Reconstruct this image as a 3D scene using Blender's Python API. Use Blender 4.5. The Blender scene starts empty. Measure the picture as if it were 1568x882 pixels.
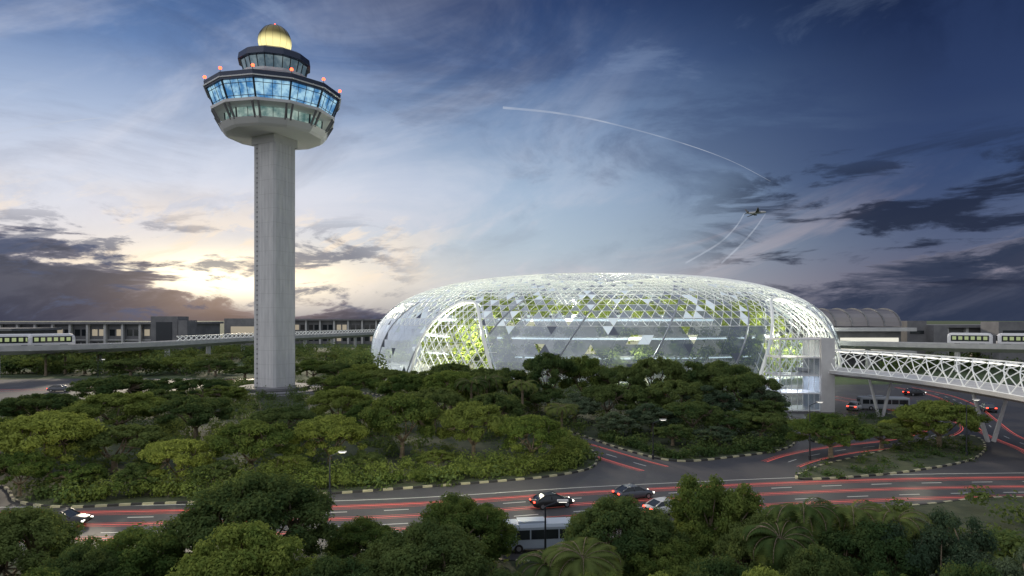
import bpy, bmesh, math, random
import numpy as np
from mathutils import Vector, Matrix
from mathutils.geometry import tessellate_polygon
random.seed(7); rng=np.random.default_rng(7)
S=bpy.context.scene
CH=15.5
def lin(c):
    return tuple(((v/255)/12.92 if v/255<=0.04045 else ((v/255+0.055)/1.055)**2.4) for v in c)+(1.0,)
def G(px,py,z=0.0):
    D=(CH-z)*1000/(py-490); return ((px-784)/1000*D, D)

# ------------------------------------------------------------ node helper
class NT:
    def __init__(s,nt): s.nt=nt; s.N=nt.nodes; s.L=nt.links
    def node(s,t,**k):
        n=s.N.new(t)
        for a,b in k.items(): setattr(n,a,b)
        return n
    def put(s,sock,v):
        if isinstance(v,bpy.types.NodeSocket): s.L.new(v,sock)
        elif v is not None:
            sock.default_value=v
    def m(s,op,a,b=None,c=None,clamp=False):
        n=s.node('ShaderNodeMath',operation=op,use_clamp=clamp)
        s.put(n.inputs[0],a); s.put(n.inputs[1],b); s.put(n.inputs[2],c)
        return n.outputs[0]
    def ss(s,v,a,b,lo=0.0,hi=1.0):
        n=s.node('ShaderNodeMapRange',interpolation_type='SMOOTHSTEP')
        s.put(n.inputs['Value'],v); s.put(n.inputs['From Min'],a); s.put(n.inputs['From Max'],b)
        s.put(n.inputs['To Min'],lo); s.put(n.inputs['To Max'],hi)
        return n.outputs[0]
    def mix(s,f,a,b,bt='MIX'):
        n=s.node('ShaderNodeMix',data_type='RGBA',blend_type=bt)
        s.put(n.inputs[0],f); s.put(n.inputs[6],a); s.put(n.inputs[7],b)
        return n.outputs[2]
    def ramp(s,f,stops,interp='LINEAR'):
        n=s.node('ShaderNodeValToRGB'); cr=n.color_ramp; cr.interpolation=interp
        while len(cr.elements)<len(stops): cr.elements.new(0.5)
        for e,(p,c) in zip(cr.elements,stops): e.position=p; e.color=c
        s.put(n.inputs[0],f); return n.outputs[0]
    def noise(s,vec,scale,detail=5,rough=0.55,dist=0.0):
        n=s.node('ShaderNodeTexNoise'); s.put(n.inputs['Vector'],vec)
        n.inputs['Scale'].default_value=scale; n.inputs['Detail'].default_value=detail
        n.inputs['Roughness'].default_value=rough; n.inputs['Distortion'].default_value=dist
        return n.outputs[0]
    def xyz(s,x,y,z=0.0):
        n=s.node('ShaderNodeCombineXYZ'); s.put(n.inputs[0],x); s.put(n.inputs[1],y); s.put(n.inputs[2],z)
        return n.outputs[0]
    def sep(s,v):
        n=s.node('ShaderNodeSeparateXYZ'); s.L.new(v,n.inputs[0]); return n.outputs

# ------------------------------------------------------------ world
SUN_AZ=math.radians(-23); SUN_EL=math.radians(5)
W=bpy.data.worlds.new("World"); S.world=W; W.use_nodes=True
try:
    W.cycles.sampling_method='MANUAL'; W.cycles.sample_map_resolution=512
except Exception: pass
W.node_tree.nodes.clear(); w=NT(W.node_tree)
tc=w.node('ShaderNodeTexCoord'); x,y,z=w.sep(tc.outputs['Generated'])
hyp=w.m('SQRT',w.m('ADD',w.m('MULTIPLY',x,x),w.m('MULTIPLY',y,y)))
el=w.m('ARCTAN2',z,hyp); az=w.m('ARCTAN2',x,y)
def col(stops): return w.ramp(w.m('DIVIDE',el,1.0,clamp=True),[(e,lin(c)) for e,c in stops])
ZN=(196,203,222)
cL=col([(0,(112,110,120)),(.05,(206,196,192)),(.10,(226,222,226)),(.18,(206,214,232)),(.27,(156,178,212)),(.36,(94,127,177)),(.45,(57,86,136)),(.56,(62,90,138)),(1.0,ZN)])
cM=col([(0,(150,150,156)),(.05,(192,197,204)),(.11,(172,191,207)),(.19,(152,178,206)),(.28,(116,145,183)),(.37,(72,99,145)),(.45,(46,68,112)),(.56,(52,76,122)),(1.0,ZN)])
cR=col([(0,(66,68,84)),(.05,(106,104,124)),(.10,(88,99,127)),(.19,(63,82,120)),(.28,(46,63,101)),(.37,(30,45,80)),(.45,(19,30,58)),(.56,(32,45,76)),(1.0,ZN)])
c=w.mix(w.ss(az,-.55,-.02),cL,cM); c=w.mix(w.ss(az,-.02,.60),c,cR)
ca,sa=math.cos(.42),math.sin(.42)
u=w.m('ADD',w.m('MULTIPLY',az,ca),w.m('MULTIPLY',el,sa))
v=w.m('SUBTRACT',w.m('MULTIPLY',el,ca),w.m('MULTIPLY',az,sa))
n1=w.noise(w.xyz(w.m('MULTIPLY',u,2.2),w.m('MULTIPLY',v,6.0),1.3),1.0,6,.62,.6)
n2=w.noise(w.xyz(w.m('MULTIPLY',az,2.9),w.m('MULTIPLY',el,6.5),4.7),1.3,7,.64,.6)
n3=w.noise(w.xyz(w.m('MULTIPLY',az,9.0),w.m('MULTIPLY',w.m('SUBTRACT',el,w.m('MULTIPLY',az,.3)),22.0),2.2),1.0,6,.62,.4)
wm=w.m('MULTIPLY',w.ss(n1,.42,.72),w.ss(az,.35,-.25))
wm=w.m('MULTIPLY',wm,w.ss(el,.46,.30,.35,1.0))
c=w.mix(w.m('MULTIPLY',wm,.50),c,lin((224,227,240)))
dk=w.m('MULTIPLY',w.ss(n2,.44,.64),w.ss(el,.05,.22,.2,1.0))
c=w.mix(w.m('MULTIPLY',dk,w.ss(az,-.5,.2,.26,.46)),c,lin((46,64,104)))
lt=w.m('MULTIPLY',w.ss(n2,.44,.30),w.ss(el,.12,.24,.0,.26))
c=w.mix(w.m('MULTIPLY',lt,w.ss(az,.6,.0,.3,1)),c,lin((150,172,206)))
pk=w.m('MULTIPLY',w.ss(n1,.48,.62),w.m('MULTIPLY',w.ss(el,.0,.07),w.ss(el,.22,.10)))
c=w.mix(w.m('MULTIPLY',pk,.22),c,lin((230,206,202)))
def gauss(ax,sx,ey,sy):
    dx=w.m('DIVIDE',w.m('ADD',az,ax),sx); dy=w.m('DIVIDE',w.m('SUBTRACT',el,ey),sy)
    return w.m('POWER',2.718,w.m('MULTIPLY',w.m('ADD',w.m('MULTIPLY',dx,dx),w.m('MULTIPLY',dy,dy)),-1.0))
c=w.mix(w.m('MULTIPLY',gauss(.40,.42,.16,.14),.28),c,(.94,.91,.92,1))
c=w.mix(w.m('MULTIPLY',gauss(.405,.25,.064,.046),.80),c,(1.1,.93,.68,1))
c=w.mix(gauss(.405,.11,.062,.027),c,(2.0,1.75,1.25,1))
b3=w.m('MULTIPLY',w.ss(n3,.49,.60),w.m('MULTIPLY',w.ss(el,.20,.10),w.m('MULTIPLY',w.ss(el,.04,.08),w.ss(az,-.02,-.25))))
c=w.mix(w.m('MULTIPLY',b3,.65),c,(1.05,.87,.67,1))
vec=w.xyz(w.m('MULTIPLY',az,4.6),w.m('MULTIPLY',el,21.0),7.7)
n4=w.noise(vec,1.0,7,.64,.5)
e0=w.m('ADD',.030,w.m('MULTIPLY',.165,w.m('MULTIPLY',az,az)))
dn=w.m('ADD',n4,w.m('MULTIPLY',w.m('SUBTRACT',e0,el),4.0))
dm=w.ss(dn,.50,.565)
edge=w.ss(dn,.50,.64)
ccol=w.mix(edge,lin((120,120,138)),lin((47,57,80)))
ccol=w.mix(w.ss(n3,.40,.62,0,.35),ccol,lin((94,98,116)))
ccol=w.mix(w.m('MULTIPLY',gauss(.405,.12,.03,.04),.45),ccol,lin((196,162,130)))
c=w.mix(w.m('MULTIPLY',dm,.95),c,ccol)
n6=w.noise(w.xyz(w.m('MULTIPLY',az,7.0),w.m('MULTIPLY',el,24.0),31.2),1.0,7,.64,.4)
b6=w.m('MULTIPLY',w.ss(n6,.50,.59),w.m('MULTIPLY',w.ss(el,.17,.09),w.ss(az,-.1,-.25)))
c=w.mix(w.m('MULTIPLY',b6,.78),c,lin((84,94,120)))
n5=w.noise(w.xyz(w.m('MULTIPLY',az,5.5),w.m('MULTIPLY',el,26.0),11.2),1.0,7,.62,.5)
b5=w.m('MULTIPLY',w.ss(n5,.47,.58),w.m('MULTIPLY',w.ss(az,.22,.42),w.m('MULTIPLY',w.ss(el,.26,.17),w.ss(el,.02,.06))))
c=w.mix(w.m('MULTIPLY',b5,.88),c,lin((32,40,61)))
bk=w.mix(w.ss(x,-.8,.8),(.94,.94,.98,1),(.32,.36,.43,1))
c=w.mix(w.ss(w.m('ABSOLUTE',az),1.0,1.8),c,bk)
c=w.mix(w.ss(el,.0,-.02),c,lin((40,46,46)))
sky=w.node('ShaderNodeTexSky',sky_type='NISHITA'); sky.sun_disc=False
sky.sun_elevation=SUN_EL; sky.sun_rotation=SUN_AZ
bg1=w.node('ShaderNodeBackground'); w.put(bg1.inputs[0],c); bg1.inputs[1].default_value=1.0
bg2=w.node('ShaderNodeBackground'); w.put(bg2.inputs[0],sky.outputs[0]); bg2.inputs[1].default_value=0.0004
ad=w.node('ShaderNodeAddShader'); w.L.new(bg1.outputs[0],ad.inputs[0]); w.L.new(bg2.outputs[0],ad.inputs[1])
wo=w.node('ShaderNodeOutputWorld'); w.L.new(ad.outputs[0],wo.inputs[0])
sd=bpy.data.lights.new("sun","SUN"); sd.energy=2.3; sd.angle=math.radians(5); sd.color=(1,.86,.66)
so=bpy.data.objects.new("sun",sd); S.collection.objects.link(so)
tosun=Vector((math.sin(SUN_AZ)*math.cos(.25),math.cos(SUN_AZ)*math.cos(.25),math.sin(.25)))
so.rotation_euler=tosun.to_track_quat('Z','Y').to_euler(); so.location=(0,0,200)

# ------------------------------------------------------------ materials
def mat(name,color,rough=.7,metal=0,emis=None,es=0,noise=None,ns=1.0,bump=0,spec=.5,coord='Object'):
    m=bpy.data.materials.new(name); m.use_nodes=True; t=NT(m.node_tree)
    b=t.N['Principled BSDF']; b.inputs['Roughness'].default_value=rough; b.inputs['Metallic'].default_value=metal
    b.inputs['Specular IOR Level'].default_value=spec
    col=(*color,1)
    if noise is not None:
        tcn=t.node('ShaderNodeTexCoord'); n=t.noise(tcn.outputs[coord],ns,6,.6)
        o=t.mix(t.ss(n,.3,.7),col,(*noise,1)); t.L.new(o,b.inputs['Base Color'])
        if bump:
            bn=t.node('ShaderNodeBump'); bn.inputs['Strength'].default_value=bump; bn.inputs['Distance'].default_value=.05
            n2=t.noise(tcn.outputs[coord],ns*12,4,.6); t.L.new(n2,bn.inputs['Height']); t.L.new(bn.outputs[0],b.inputs['Normal'])
    else: b.inputs['Base Color'].default_value=col
    if emis: b.inputs['Emission Color'].default_value=(*emis,1); b.inputs['Emission Strength'].default_value=es
    return m
def foliage(name,a,b_,tr=.34,scale=.35,tl_c=(.26,.31,.08)):
    m=bpy.data.materials.new(name); m.use_nodes=True; t=NT(m.node_tree); t.N.clear()
    g=t.node('ShaderNodeNewGeometry'); oi=t.node('ShaderNodeObjectInfo')
    n=t.noise(g.outputs['Position'],scale,2,.6); n2=t.noise(g.outputs['Position'],3.5,0,.6)
    f=t.m('ADD',t.m('MULTIPLY',n,.55),t.m('ADD',t.m('MULTIPLY',n2,.35),t.m('MULTIPLY',oi.outputs['Random'],.35)))
    cc=t.mix(t.ss(f,.38,.82),(*a,1),(*b_,1))
    d=t.node('ShaderNodeBsdfDiffuse'); t.L.new(cc,d.inputs[0])
    tl=t.node('ShaderNodeBsdfTranslucent'); t.L.new(t.mix(.5,cc,(*tl_c,1)),tl.inputs[0])
    mx=t.node('ShaderNodeMixShader'); mx.inputs[0].default_value=tr
    t.L.new(d.outputs[0],mx.inputs[1]); t.L.new(tl.outputs[0],mx.inputs[2])
    o=t.node('ShaderNodeOutputMaterial'); t.L.new(mx.outputs[0],o.inputs[0]); return m
M_fol=foliage('foliage_rain',(.066,.116,.034),(.21,.26,.065))
M_fol2=foliage('foliage_dark',(.050,.092,.036),(.145,.19,.062))
M_fol3=foliage('foliage_fresh',(.11,.17,.042),(.30,.35,.08))
M_folb=foliage('foliage_bluish',(.048,.084,.050),(.14,.185,.11),tl_c=(.18,.23,.10))
M_palm=foliage('foliage_palm',(.06,.10,.035),(.15,.19,.06))
M_bark=mat('bark',(.16,.12,.08),.9,noise=(.26,.21,.15),ns=3)
M_grass=mat('grass',(.035,.062,.020),.95,noise=(.07,.10,.035),ns=.35,bump=.6)
M_soil=mat('soil',(.03,.044,.020),.95,noise=(.06,.072,.034),ns=.8,bump=.6)
M_conc=mat('concrete',(.48,.48,.49),.75,noise=(.58,.58,.58),ns=.4)
M_concd=mat('concrete_dark',(.15,.15,.165),.8,noise=(.21,.21,.22),ns=.3)
M_white=mat('white_paint',(.72,.72,.74),.45)
M_dark=mat('dark_metal',(.03,.035,.045),.35,.3)
M_navy=mat('navy_cladding',(.05,.062,.10),.3,.4)
M_red=mat('red_beacon',(.8,.05,.02),.4,emis=(1,.10,.035),es=5)
M_wm=mat('road_paint_white',(.62,.62,.58),.6)
M_trail=mat('light_trail_red',(.66,.08,.06),.5,emis=(1,.20,.15),es=.34)  # emissive red for traffic light trails, not road paint
M_ky=mat('kerb_yellow',(.50,.47,.30),.7,noise=(.36,.34,.24),ns=.8); M_kb=mat('kerb_black',(.035,.035,.035),.8)
M_glassd=mat('dark_glass',(.02,.025,.03),.08,spec=.8)
M_tyre=mat('tyre',(.02,.02,.02),.85); M_rim=mat('wheel_rim',(.5,.5,.52),.3,.9)
M_head=mat('headlamp',(.9,.9,.8),.2,emis=(1,.95,.8),es=5); M_tail=mat('tail_lamp',(.7,.02,.02),.3,emis=(1,.06,.03),es=6)
M_seam=mat('lattice_white_glow',(.72,.74,.74),.4,emis=(1,1,.93),es=.16)  # faint emission added so the lattice looks lit; it is no lamp
M_rib=mat('rib_aluminium',(.36,.38,.42),.4,.3)
M_asph=bpy.data.materials.new('asphalt'); M_asph.use_nodes=True; t=NT(M_asph.node_tree); b=t.N['Principled BSDF']
tcn=t.node('ShaderNodeTexCoord'); n=t.noise(tcn.outputs['Object'],.12,6,.65,.5); nn=t.noise(tcn.outputs['Object'],14,3,.7)
cc=t.mix(t.ss(n,.35,.7),(.050,.050,.056,1),(.088,.083,.086,1)); cc=t.mix(t.m('MULTIPLY',nn,.4),cc,(.085,.085,.088,1))
t.L.new(cc,b.inputs['Base Color']); t.L.new(t.ss(n,.3,.7,.50,.75),b.inputs['Roughness']); b.inputs['Specular IOR Level'].default_value=.28
bn=t.node('ShaderNodeBump'); bn.inputs['Strength'].default_value=.25; bn.inputs['Distance'].default_value=.02
t.L.new(nn,bn.inputs['Height']); t.L.new(bn.outputs[0],b.inputs['Normal'])
def glassmat(name,tint,tfac,emis,es,rough=.06,base=(.3,.34,.4),grad=None,metal=.25):
    m=bpy.data.materials.new(name); m.use_nodes=True; t=NT(m.node_tree); t.N.clear()
    p=t.node('ShaderNodeBsdfPrincipled'); p.inputs['Base Color'].default_value=(*base,1); p.inputs['Roughness'].default_value=rough
    p.inputs['Metallic'].default_value=metal
    p.inputs['Emission Color'].default_value=(*emis,1); p.inputs['Emission Strength'].default_value=es  # own emission imitates interior light behind the pane
    if grad: grad(t,p)
    o=t.node('ShaderNodeOutputMaterial')
    if tfac>0:
        tr=t.node('ShaderNodeBsdfTransparent'); tr.inputs[0].default_value=(*tint,1)
        mx=t.node('ShaderNodeMixShader'); mx.inputs[0].default_value=tfac
        t.L.new(p.outputs[0],mx.inputs[1]); t.L.new(tr.outputs[0],mx.inputs[2]); t.L.new(mx.outputs[0],o.inputs[0])
    else: t.L.new(p.outputs[0],o.inputs[0])
    return m

# ------------------------------------------------------------ mesh builder
class MB:
    def __init__(s): s.v=[]; s.f=[]; s.m=[]
    def add(s,vs,fs,mi=0):
        o=len(s.v); s.v+= [tuple(p) for p in vs]; s.f+=[tuple(o+i for i in f) for f in fs]; s.m+=[mi]*len(fs)
    def box(s,c,sz,rz=0,mi=0):
        cx,cy,cz=c; a,b,h=sz[0]/2,sz[1]/2,sz[2]/2; C,Sn=math.cos(rz),math.sin(rz)
        vs=[(cx+x*C-y*Sn,cy+x*Sn+y*C,cz+z) for z in(-h,h) for x,y in((-a,-b),(a,-b),(a,b),(-a,b))]
        s.add(vs,[(3,2,1,0),(4,5,6,7),(0,1,5,4),(1,2,6,5),(2,3,7,6),(3,0,4,7)],mi)
    def beam(s,p,q,wd,mi=0,n=4,w2=None):
        p=Vector(p);q=Vector(q);d=(q-p)
        if d.length<1e-6:return
        d.normalize(); a=d.cross(Vector((0,0,1)))
        if a.length<.05:a=d.cross(Vector((1,0,0)))
        a.normalize(); b=d.cross(a); w2=wd if w2 is None else w2
        vs=[]
        for P,ww in((p,wd),(q,w2)):
            for k in range(n):
                t=2*math.pi*(k+.5)/n; vs.append(P+(a*math.cos(t)+b*math.sin(t))*ww/2*(1.414 if n==4 else 1))
        fs=[(k,(k+1)%n,n+(k+1)%n,n+k) for k in range(n)]+[tuple(range(n-1,-1,-1)),tuple(range(n,2*n))]
        s.add(vs,fs,mi)
    def path(s,pts,wd,mi=0,n=6):
        for a,b in zip(pts[:-1],pts[1:]): s.beam(a,b,wd,mi,n)
    def lathe(s,prof,n,rot=0,c=(0,0),mi=0,close=False,mis=None):
        vs=[(c[0]+r*math.cos(rot+2*math.pi*k/n),c[1]+r*math.sin(rot+2*math.pi*k/n),z) for r,z in prof for k in range(n)]
        o=len(s.v); s.v+=vs
        for i in range(len(prof)-1):
            for k in range(n):
                s.f.append((o+i*n+k,o+i*n+(k+1)%n,o+(i+1)*n+(k+1)%n,o+(i+1)*n+k)); s.m.append(mis[i] if mis else mi)
    def strip(s,pts,wd,z,mi=0,off=0):
        P=[Vector(p[:2]) for p in pts]; L=[];R=[]
        for i,p in enumerate(P):
            d=(P[min(i+1,len(P)-1)]-P[max(i-1,0)]).normalized(); nrm=Vector((-d.y,d.x))
            L.append(p+nrm*(off+wd/2)); R.append(p+nrm*(off-wd/2))
        vs=[(q.x,q.y,z) for q in L]+[(q.x,q.y,z) for q in R]; n=len(P)
        s.add(vs,[(n+i,n+i+1,i+1,i) for i in range(n-1)],mi)
    def build(s,name,mats,parent=None,smooth=False,loc=None):
        me=bpy.data.meshes.new(name); me.from_pydata(s.v,[],s.f)
        for m_ in mats: me.materials.append(m_)
        me.polygons.foreach_set('material_index',s.m)
        if smooth: me.polygons.foreach_set('use_smooth',[True]*len(s.f))
        me.update(); o=bpy.data.objects.new(name,me); S.collection.objects.link(o)
        if parent: o.parent=parent
        if loc: o.location=loc
        return o
def empty(name,loc=(0,0,0),rz=0,sc=1):
    e=bpy.data.objects.new(name,None); S.collection.objects.link(e); e.location=loc; e.rotation_euler=(0,0,rz); e.scale=(sc,)*3; return e
def smooth(pts,closed=True,sub=8):
    n=len(pts); out=[]
    rngi=range(n if closed else n-1)
    for i in rngi:
        g=lambda k: Vector(pts[k%n]) if closed else Vector(pts[max(0,min(n-1,k))])
        p0,p1,p2,p3=g(i-1),g(i),g(i+1),g(i+2)
        for j in range(sub):
            t=j/sub; out.append(.5*((2*p1)+(-p0+p2)*t+(2*p0-5*p1+4*p2-p3)*t*t+(-p0+3*p1-3*p2+p3)*t**3))
    if not closed: out.append(Vector(pts[-1]))
    return out
def resample(pts,step):
    out=[Vector(pts[0])]; acc=0
    for a,b in zip(pts[:-1],pts[1:]):
        a=Vector(a);b=Vector(b); L=(b-a).length
        if L<1e-9: continue
        t=step-acc
        while t<=L: out.append(a+(b-a)*(t/L)); t+=step
        acc=(acc+L)%step
    return out
def inpoly(px,py,poly):
    poly=[(p[0],p[1]) for p in poly]; n=len(poly); c=np.zeros(len(px),bool); j=n-1
    for i in range(n):
        xi,yi=poly[i]; xj,yj=poly[j]
        k=((yi>py)!=(yj>py))&(px<(xj-xi)*(py-yi)/((yj-yi) or 1e-9)+xi); c^=k; j=i
    return c

# ------------------------------------------------------------ ground, roads, islands
g=MB(); g.add([(-6000,-300,-.03),(6000,-300,-.03),(6000,9000,-.03),(-6000,9000,-.03)],[(0,1,2,3)]); g.build('ground',[M_grass])
g=MB(); g.add([(-170,30,0),(160,30,0),(160,150,0),(115,158,0),(-40,150,0),(-60,172,0),(-120,172,0),(-170,160,0)],[tuple(range(8))]); g.build('road',[M_asph])
I1=smooth([G(8,748),G(24,768),G(90,778),G(200,774),G(350,768),G(510,757),G(700,743),G(830,732),G(898,720),G(914,706),G(903,688),G(868,669),G(800,652),G(700,636),G(590,618),G(500,603),G(440,590),G(370,588),G(280,598),G(150,610),G(20,628),G(-80,655),G(-60,700)])
I2=smooth([G(862,659),G(905,673),G(960,691),G(1035,707),G(1120,701),G(1195,690),G(1218,676),G(1212,650),G(1185,622),(52,128),(45,152),(10,150),(-25,154),(-60,152),G(540,600),G(640,618),G(760,637)])
I3=smooth([G(1220,734),G(1252,716),G(1330,697),G(1420,676),G(1485,668),G(1508,682),G(1490,704),G(1400,722),G(1300,732)])
I4=smooth([G(1248,678),G(1330,668),G(1420,648),G(1475,632),G(1440,622),G(1370,634),G(1290,640),G(1250,655)])
I0=smooth([(-90,15),(-90,42),G(-100,846),G(300,850),G(560,846),G(800,862),G(980,856),G(1090,826),G(1200,792),G(1400,776),G(1620,764),(80,50),(80,15)])
def island(poly,name,m=M_soil,h=.13):
    vs=[(p.x,p.y,h) for p in poly]; tr=tessellate_polygon([[Vector(v) for v in vs]])
    b=MB(); b.add(vs,[tuple(t_) for t_ in tr]); o=b.build(name,[m])
    return o
for P_ in (I1,I2,I3,I4,I0): island(P_,'planting_bed')
k=MB()
for P_ in (I1,I2,I3,I4,I0):
    r=resample(list(P_)+[P_[0]],.9)
    for i in range(len(r)-1):
        a,b_=r[i],r[i+1]; c_=(a+b_)/2; d=b_-a
        k.box((c_.x,c_.y,.085),(d.length+.01,.24,.17),math.atan2(d.y,d.x),mi=i%2)
k.build('kerb',[M_ky,M_kb])
R1=smooth([(-95,47),(-60,48.5),(-35,49.3),(-10,51.5),(10,56),(35,60),(60,61.5),(100,64)],False)
R2=smooth([(22,60),(15,68),(9,79),(2,92),(-12,101),(-40,112),(-62,120)],False)
R3=smooth([(20,58),(29,70),(38,77),(52,84),(64,96),(67,112),(64,130),(60,145)],False)
R5=smooth([(45,59),(56,66),(62,76),(66,88),(74,103),(82,118),(88,134),(90,150)],False)
R6=smooth([(-165,128),(-125,140),(-98,146),(-80,156),(-70,170)],False)
mk=MB()
def dashes(path,off,dash,gap,wd,z,mi):
    r=resample(path,.5); nd=int(dash/.5); ng=int(gap/.5); i=0
    while i+nd<len(r): mk.strip(r[i:i+nd+1],wd,z,mi,off); i+=nd+ng
for o_ in(-2.1,1.6): dashes(R1,o_,2,3,.14,.006,0)
mk.strip(R1,.13,.006,0,5.0)
for R_ in(R2[9:],R3[9:],R5[9:],R6): dashes(R_,0,2,3,.13,.007,0)
mk.build('lane_markings',[M_wm])
mk=MB()  # red strips standing in for the light streaks of passing vehicles
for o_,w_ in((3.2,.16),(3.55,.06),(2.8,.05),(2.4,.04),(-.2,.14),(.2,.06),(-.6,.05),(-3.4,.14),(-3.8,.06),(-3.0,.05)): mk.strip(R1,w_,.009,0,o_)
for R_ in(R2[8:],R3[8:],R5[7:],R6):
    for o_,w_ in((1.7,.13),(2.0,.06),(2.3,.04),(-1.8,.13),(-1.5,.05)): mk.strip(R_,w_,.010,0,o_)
mk.build('red_light_trails',[M_trail])

# ------------------------------------------------------------ trees
def leaf_arrays(cent,nrm,size,asp=.55):
    n=len(cent); r=rng.normal(size=(n,3)); t1=np.cross(nrm,r); t1/=np.linalg.norm(t1,axis=1)[:,None]+1e-9
    t2=np.cross(nrm,t1); s=size[:,None]
    return np.stack([cent-t1*s*.5,cent+t2*s*asp*.5,cent+t1*s*.5,cent-t2*s*asp*.5],1).reshape(-1,3)
def mesh_np(name,lv,wood,mats):
    nw=len(wood.v); V=np.array(wood.v,dtype=float).reshape(-1,3); V=np.vstack([V,lv]) if nw else lv
    nl=len(lv)//4; me=bpy.data.meshes.new(name)
    fl=[f for f in wood.f]; loops=[i for f in fl for i in f]; cnt=[len(f) for f in fl]
    L=np.concatenate([np.array(loops,dtype=np.int32),np.arange(nl*4,dtype=np.int32)+nw])
    tot=np.concatenate([np.array(cnt,dtype=np.int32),np.full(nl,4,dtype=np.int32)])
    st=np.concatenate([[0],np.cumsum(tot)[:-1]]).astype(np.int32)
    me.vertices.add(len(V)); me.vertices.foreach_set('co',V.astype(np.float32).ravel())
    me.loops.add(len(L)); me.loops.foreach_set('vertex_index',L)
    me.polygons.add(len(tot)); me.polygons.foreach_set('loop_start',st); me.polygons.foreach_set('loop_total',tot)
    me.polygons.foreach_set('material_index',np.concatenate([np.zeros(len(fl)),np.ones(nl)]).astype(np.int32))
    for m_ in mats: me.materials.append(m_)
    me.update(calc_edges=True); me.validate(); return me
def clump_leaves(c,rad,n,flat=.7,up=.5):
    d=rng.normal(size=(n,3)); d/=np.linalg.norm(d,axis=1)[:,None]
    rr=rng.random(n)**.45; wob=1+.25*np.sin(d[:,0]*5+c[0])*np.cos(d[:,1]*6+c[1])
    p=c+d*(rr*wob)[:,None]*np.array([rad,rad,rad*flat])
    nr=d*.9+rng.normal(size=(n,3))*.45+np.array([0,0,up]); nr/=np.linalg.norm(nr,axis=1)[:,None]
    return p,nr
def tree_mesh(name,seed,R,H,crownf,ncl,nlf,ls,fm,shape='umbrella'):
    global rng; rng=np.random.default_rng(seed); rd=random.Random(seed)
    wood=MB(); fork=H*(.24 if shape=='umbrella' else .28)
    Hc=H*crownf; zc=H-Hc
    wood.lathe([(.42,0),(.30,.4),(.24,fork)],8,0)
    cl=[]; P=[];Nn=[];Sz=[]
    for i in range(ncl):
        a=2*math.pi*(i*.618+rd.random()*.2); q=math.sqrt((i+.5)/ncl)
        rr=R*.84*q*(1+rd.uniform(-.10,.10))
        if shape=='umbrella': zz=zc+Hc*.80*math.sqrt(max(0,1-(rr/(R*1.02))**2))*rd.uniform(.70,1.04)+Hc*.02
        else: zz=zc+Hc*.80*(math.sqrt(max(0,1-(rr/(R*1.0))**2)))*rd.uniform(.35,1.0)
        cr=R*rd.uniform(.11,.24); cl.append((np.array([rr*math.cos(a),rr*math.sin(a),zz]),cr))
    for i in range(ncl//3):
        a=rd.random()*6.28; rr=R*rd.uniform(.55,.86); cl.append((np.array([rr*math.cos(a),rr*math.sin(a),zc+Hc*rd.uniform(.02,.35)]),R*rd.uniform(.12,.20)))
    tot=sum(c[1]**2 for c in cl)
    for c,cr in cl:
        n=int(nlf*cr*cr/tot); p,nr=clump_leaves(c,cr,n,.62); P.append(p);Nn.append(nr);Sz.append(ls*rng.uniform(.6,1.35,n))
    main=[]
    for i in range(6):
        a=i*1.05+rd.random()*.5; rr=R*.42; e=Vector((rr*math.cos(a),rr*math.sin(a),zc+Hc*.30)); b0=Vector((0,0,fork-.1))
        midp=b0.lerp(e,.5)+Vector((rd.uniform(-.3,.3),rd.uniform(-.3,.3),-.25)); wood.beam(b0,midp,.30,0,6,.20); wood.beam(midp,e,.20,0,6,.12); main.append(e)
    for c,cr in cl:
        e=min(main,key=lambda m_:(m_-Vector(c)).length); wood.beam(e,Vector(c),.11,0,4,.04)
    lv=leaf_arrays(np.vstack(P),np.vstack(Nn),np.concatenate(Sz))
    return mesh_np(name,lv,wood,[M_bark,fm])
TV={}
TV['u1']=(tree_mesh('rain_tree_a',11,5,7.5,.62,46,30000,.27,M_fol),5,7.5)
TV['u2']=(tree_mesh('rain_tree_b',23,5,7.5,.60,38,26000,.27,M_fol2),5,7.5)
TV['u3']=(tree_mesh('rain_tree_c',37,5,7.5,.66,54,30000,.26,M_fol3),5,7.5)
TV['r1']=(tree_mesh('round_tree_a',41,4,7.5,.72,44,26000,.25,M_fol2,'round'),4,7.5)
TV['r2']=(tree_mesh('round_tree_b',53,4,7.5,.74,50,26000,.25,M_fol,'round'),4,7.5)
TV['r3']=(tree_mesh('round_tree_c',57,4,7.5,.74,46,26000,.25,M_folb,'round'),4,7.5)
TV['f1']=(tree_mesh('near_tree_a',61,4,7.0,.80,90,64000,.17,M_fol,'round'),4,7.0)
TV['f2']=(tree_mesh('near_tree_b',67,4,7.0,.78,80,60000,.17,M_fol2,'umbrella'),4,7.0)
TV['f3']=(tree_mesh('near_tree_c',71,4,7.0,.80,90,58000,.18,M_fol3,'umbrella'),4,7.0)
TV['f4']=(tree_mesh('near_tree_d',73,4,7.0,.76,60,40000,.15,M_folb,'round'),4,7.0)
rng=np.random.default_rng(99)
def tree(px,top,D,r,kind=None,x=None):
    X=(px-784)/1000*D if x is None else x
    h=max(2.5,CH-(top-490)*D/1000)
    me,R,H=TV[kind]
    o=bpy.data.objects.new('broadleaf_tree' if kind[0]=='r' else 'rain_tree',me); S.collection.objects.link(o)
    o.location=(X,D,.1); o.rotation_euler=(0,0,random.random()*6.28); o.scale=(r/R,r/R*random.uniform(.92,1.08),h/H)
    return o
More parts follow.
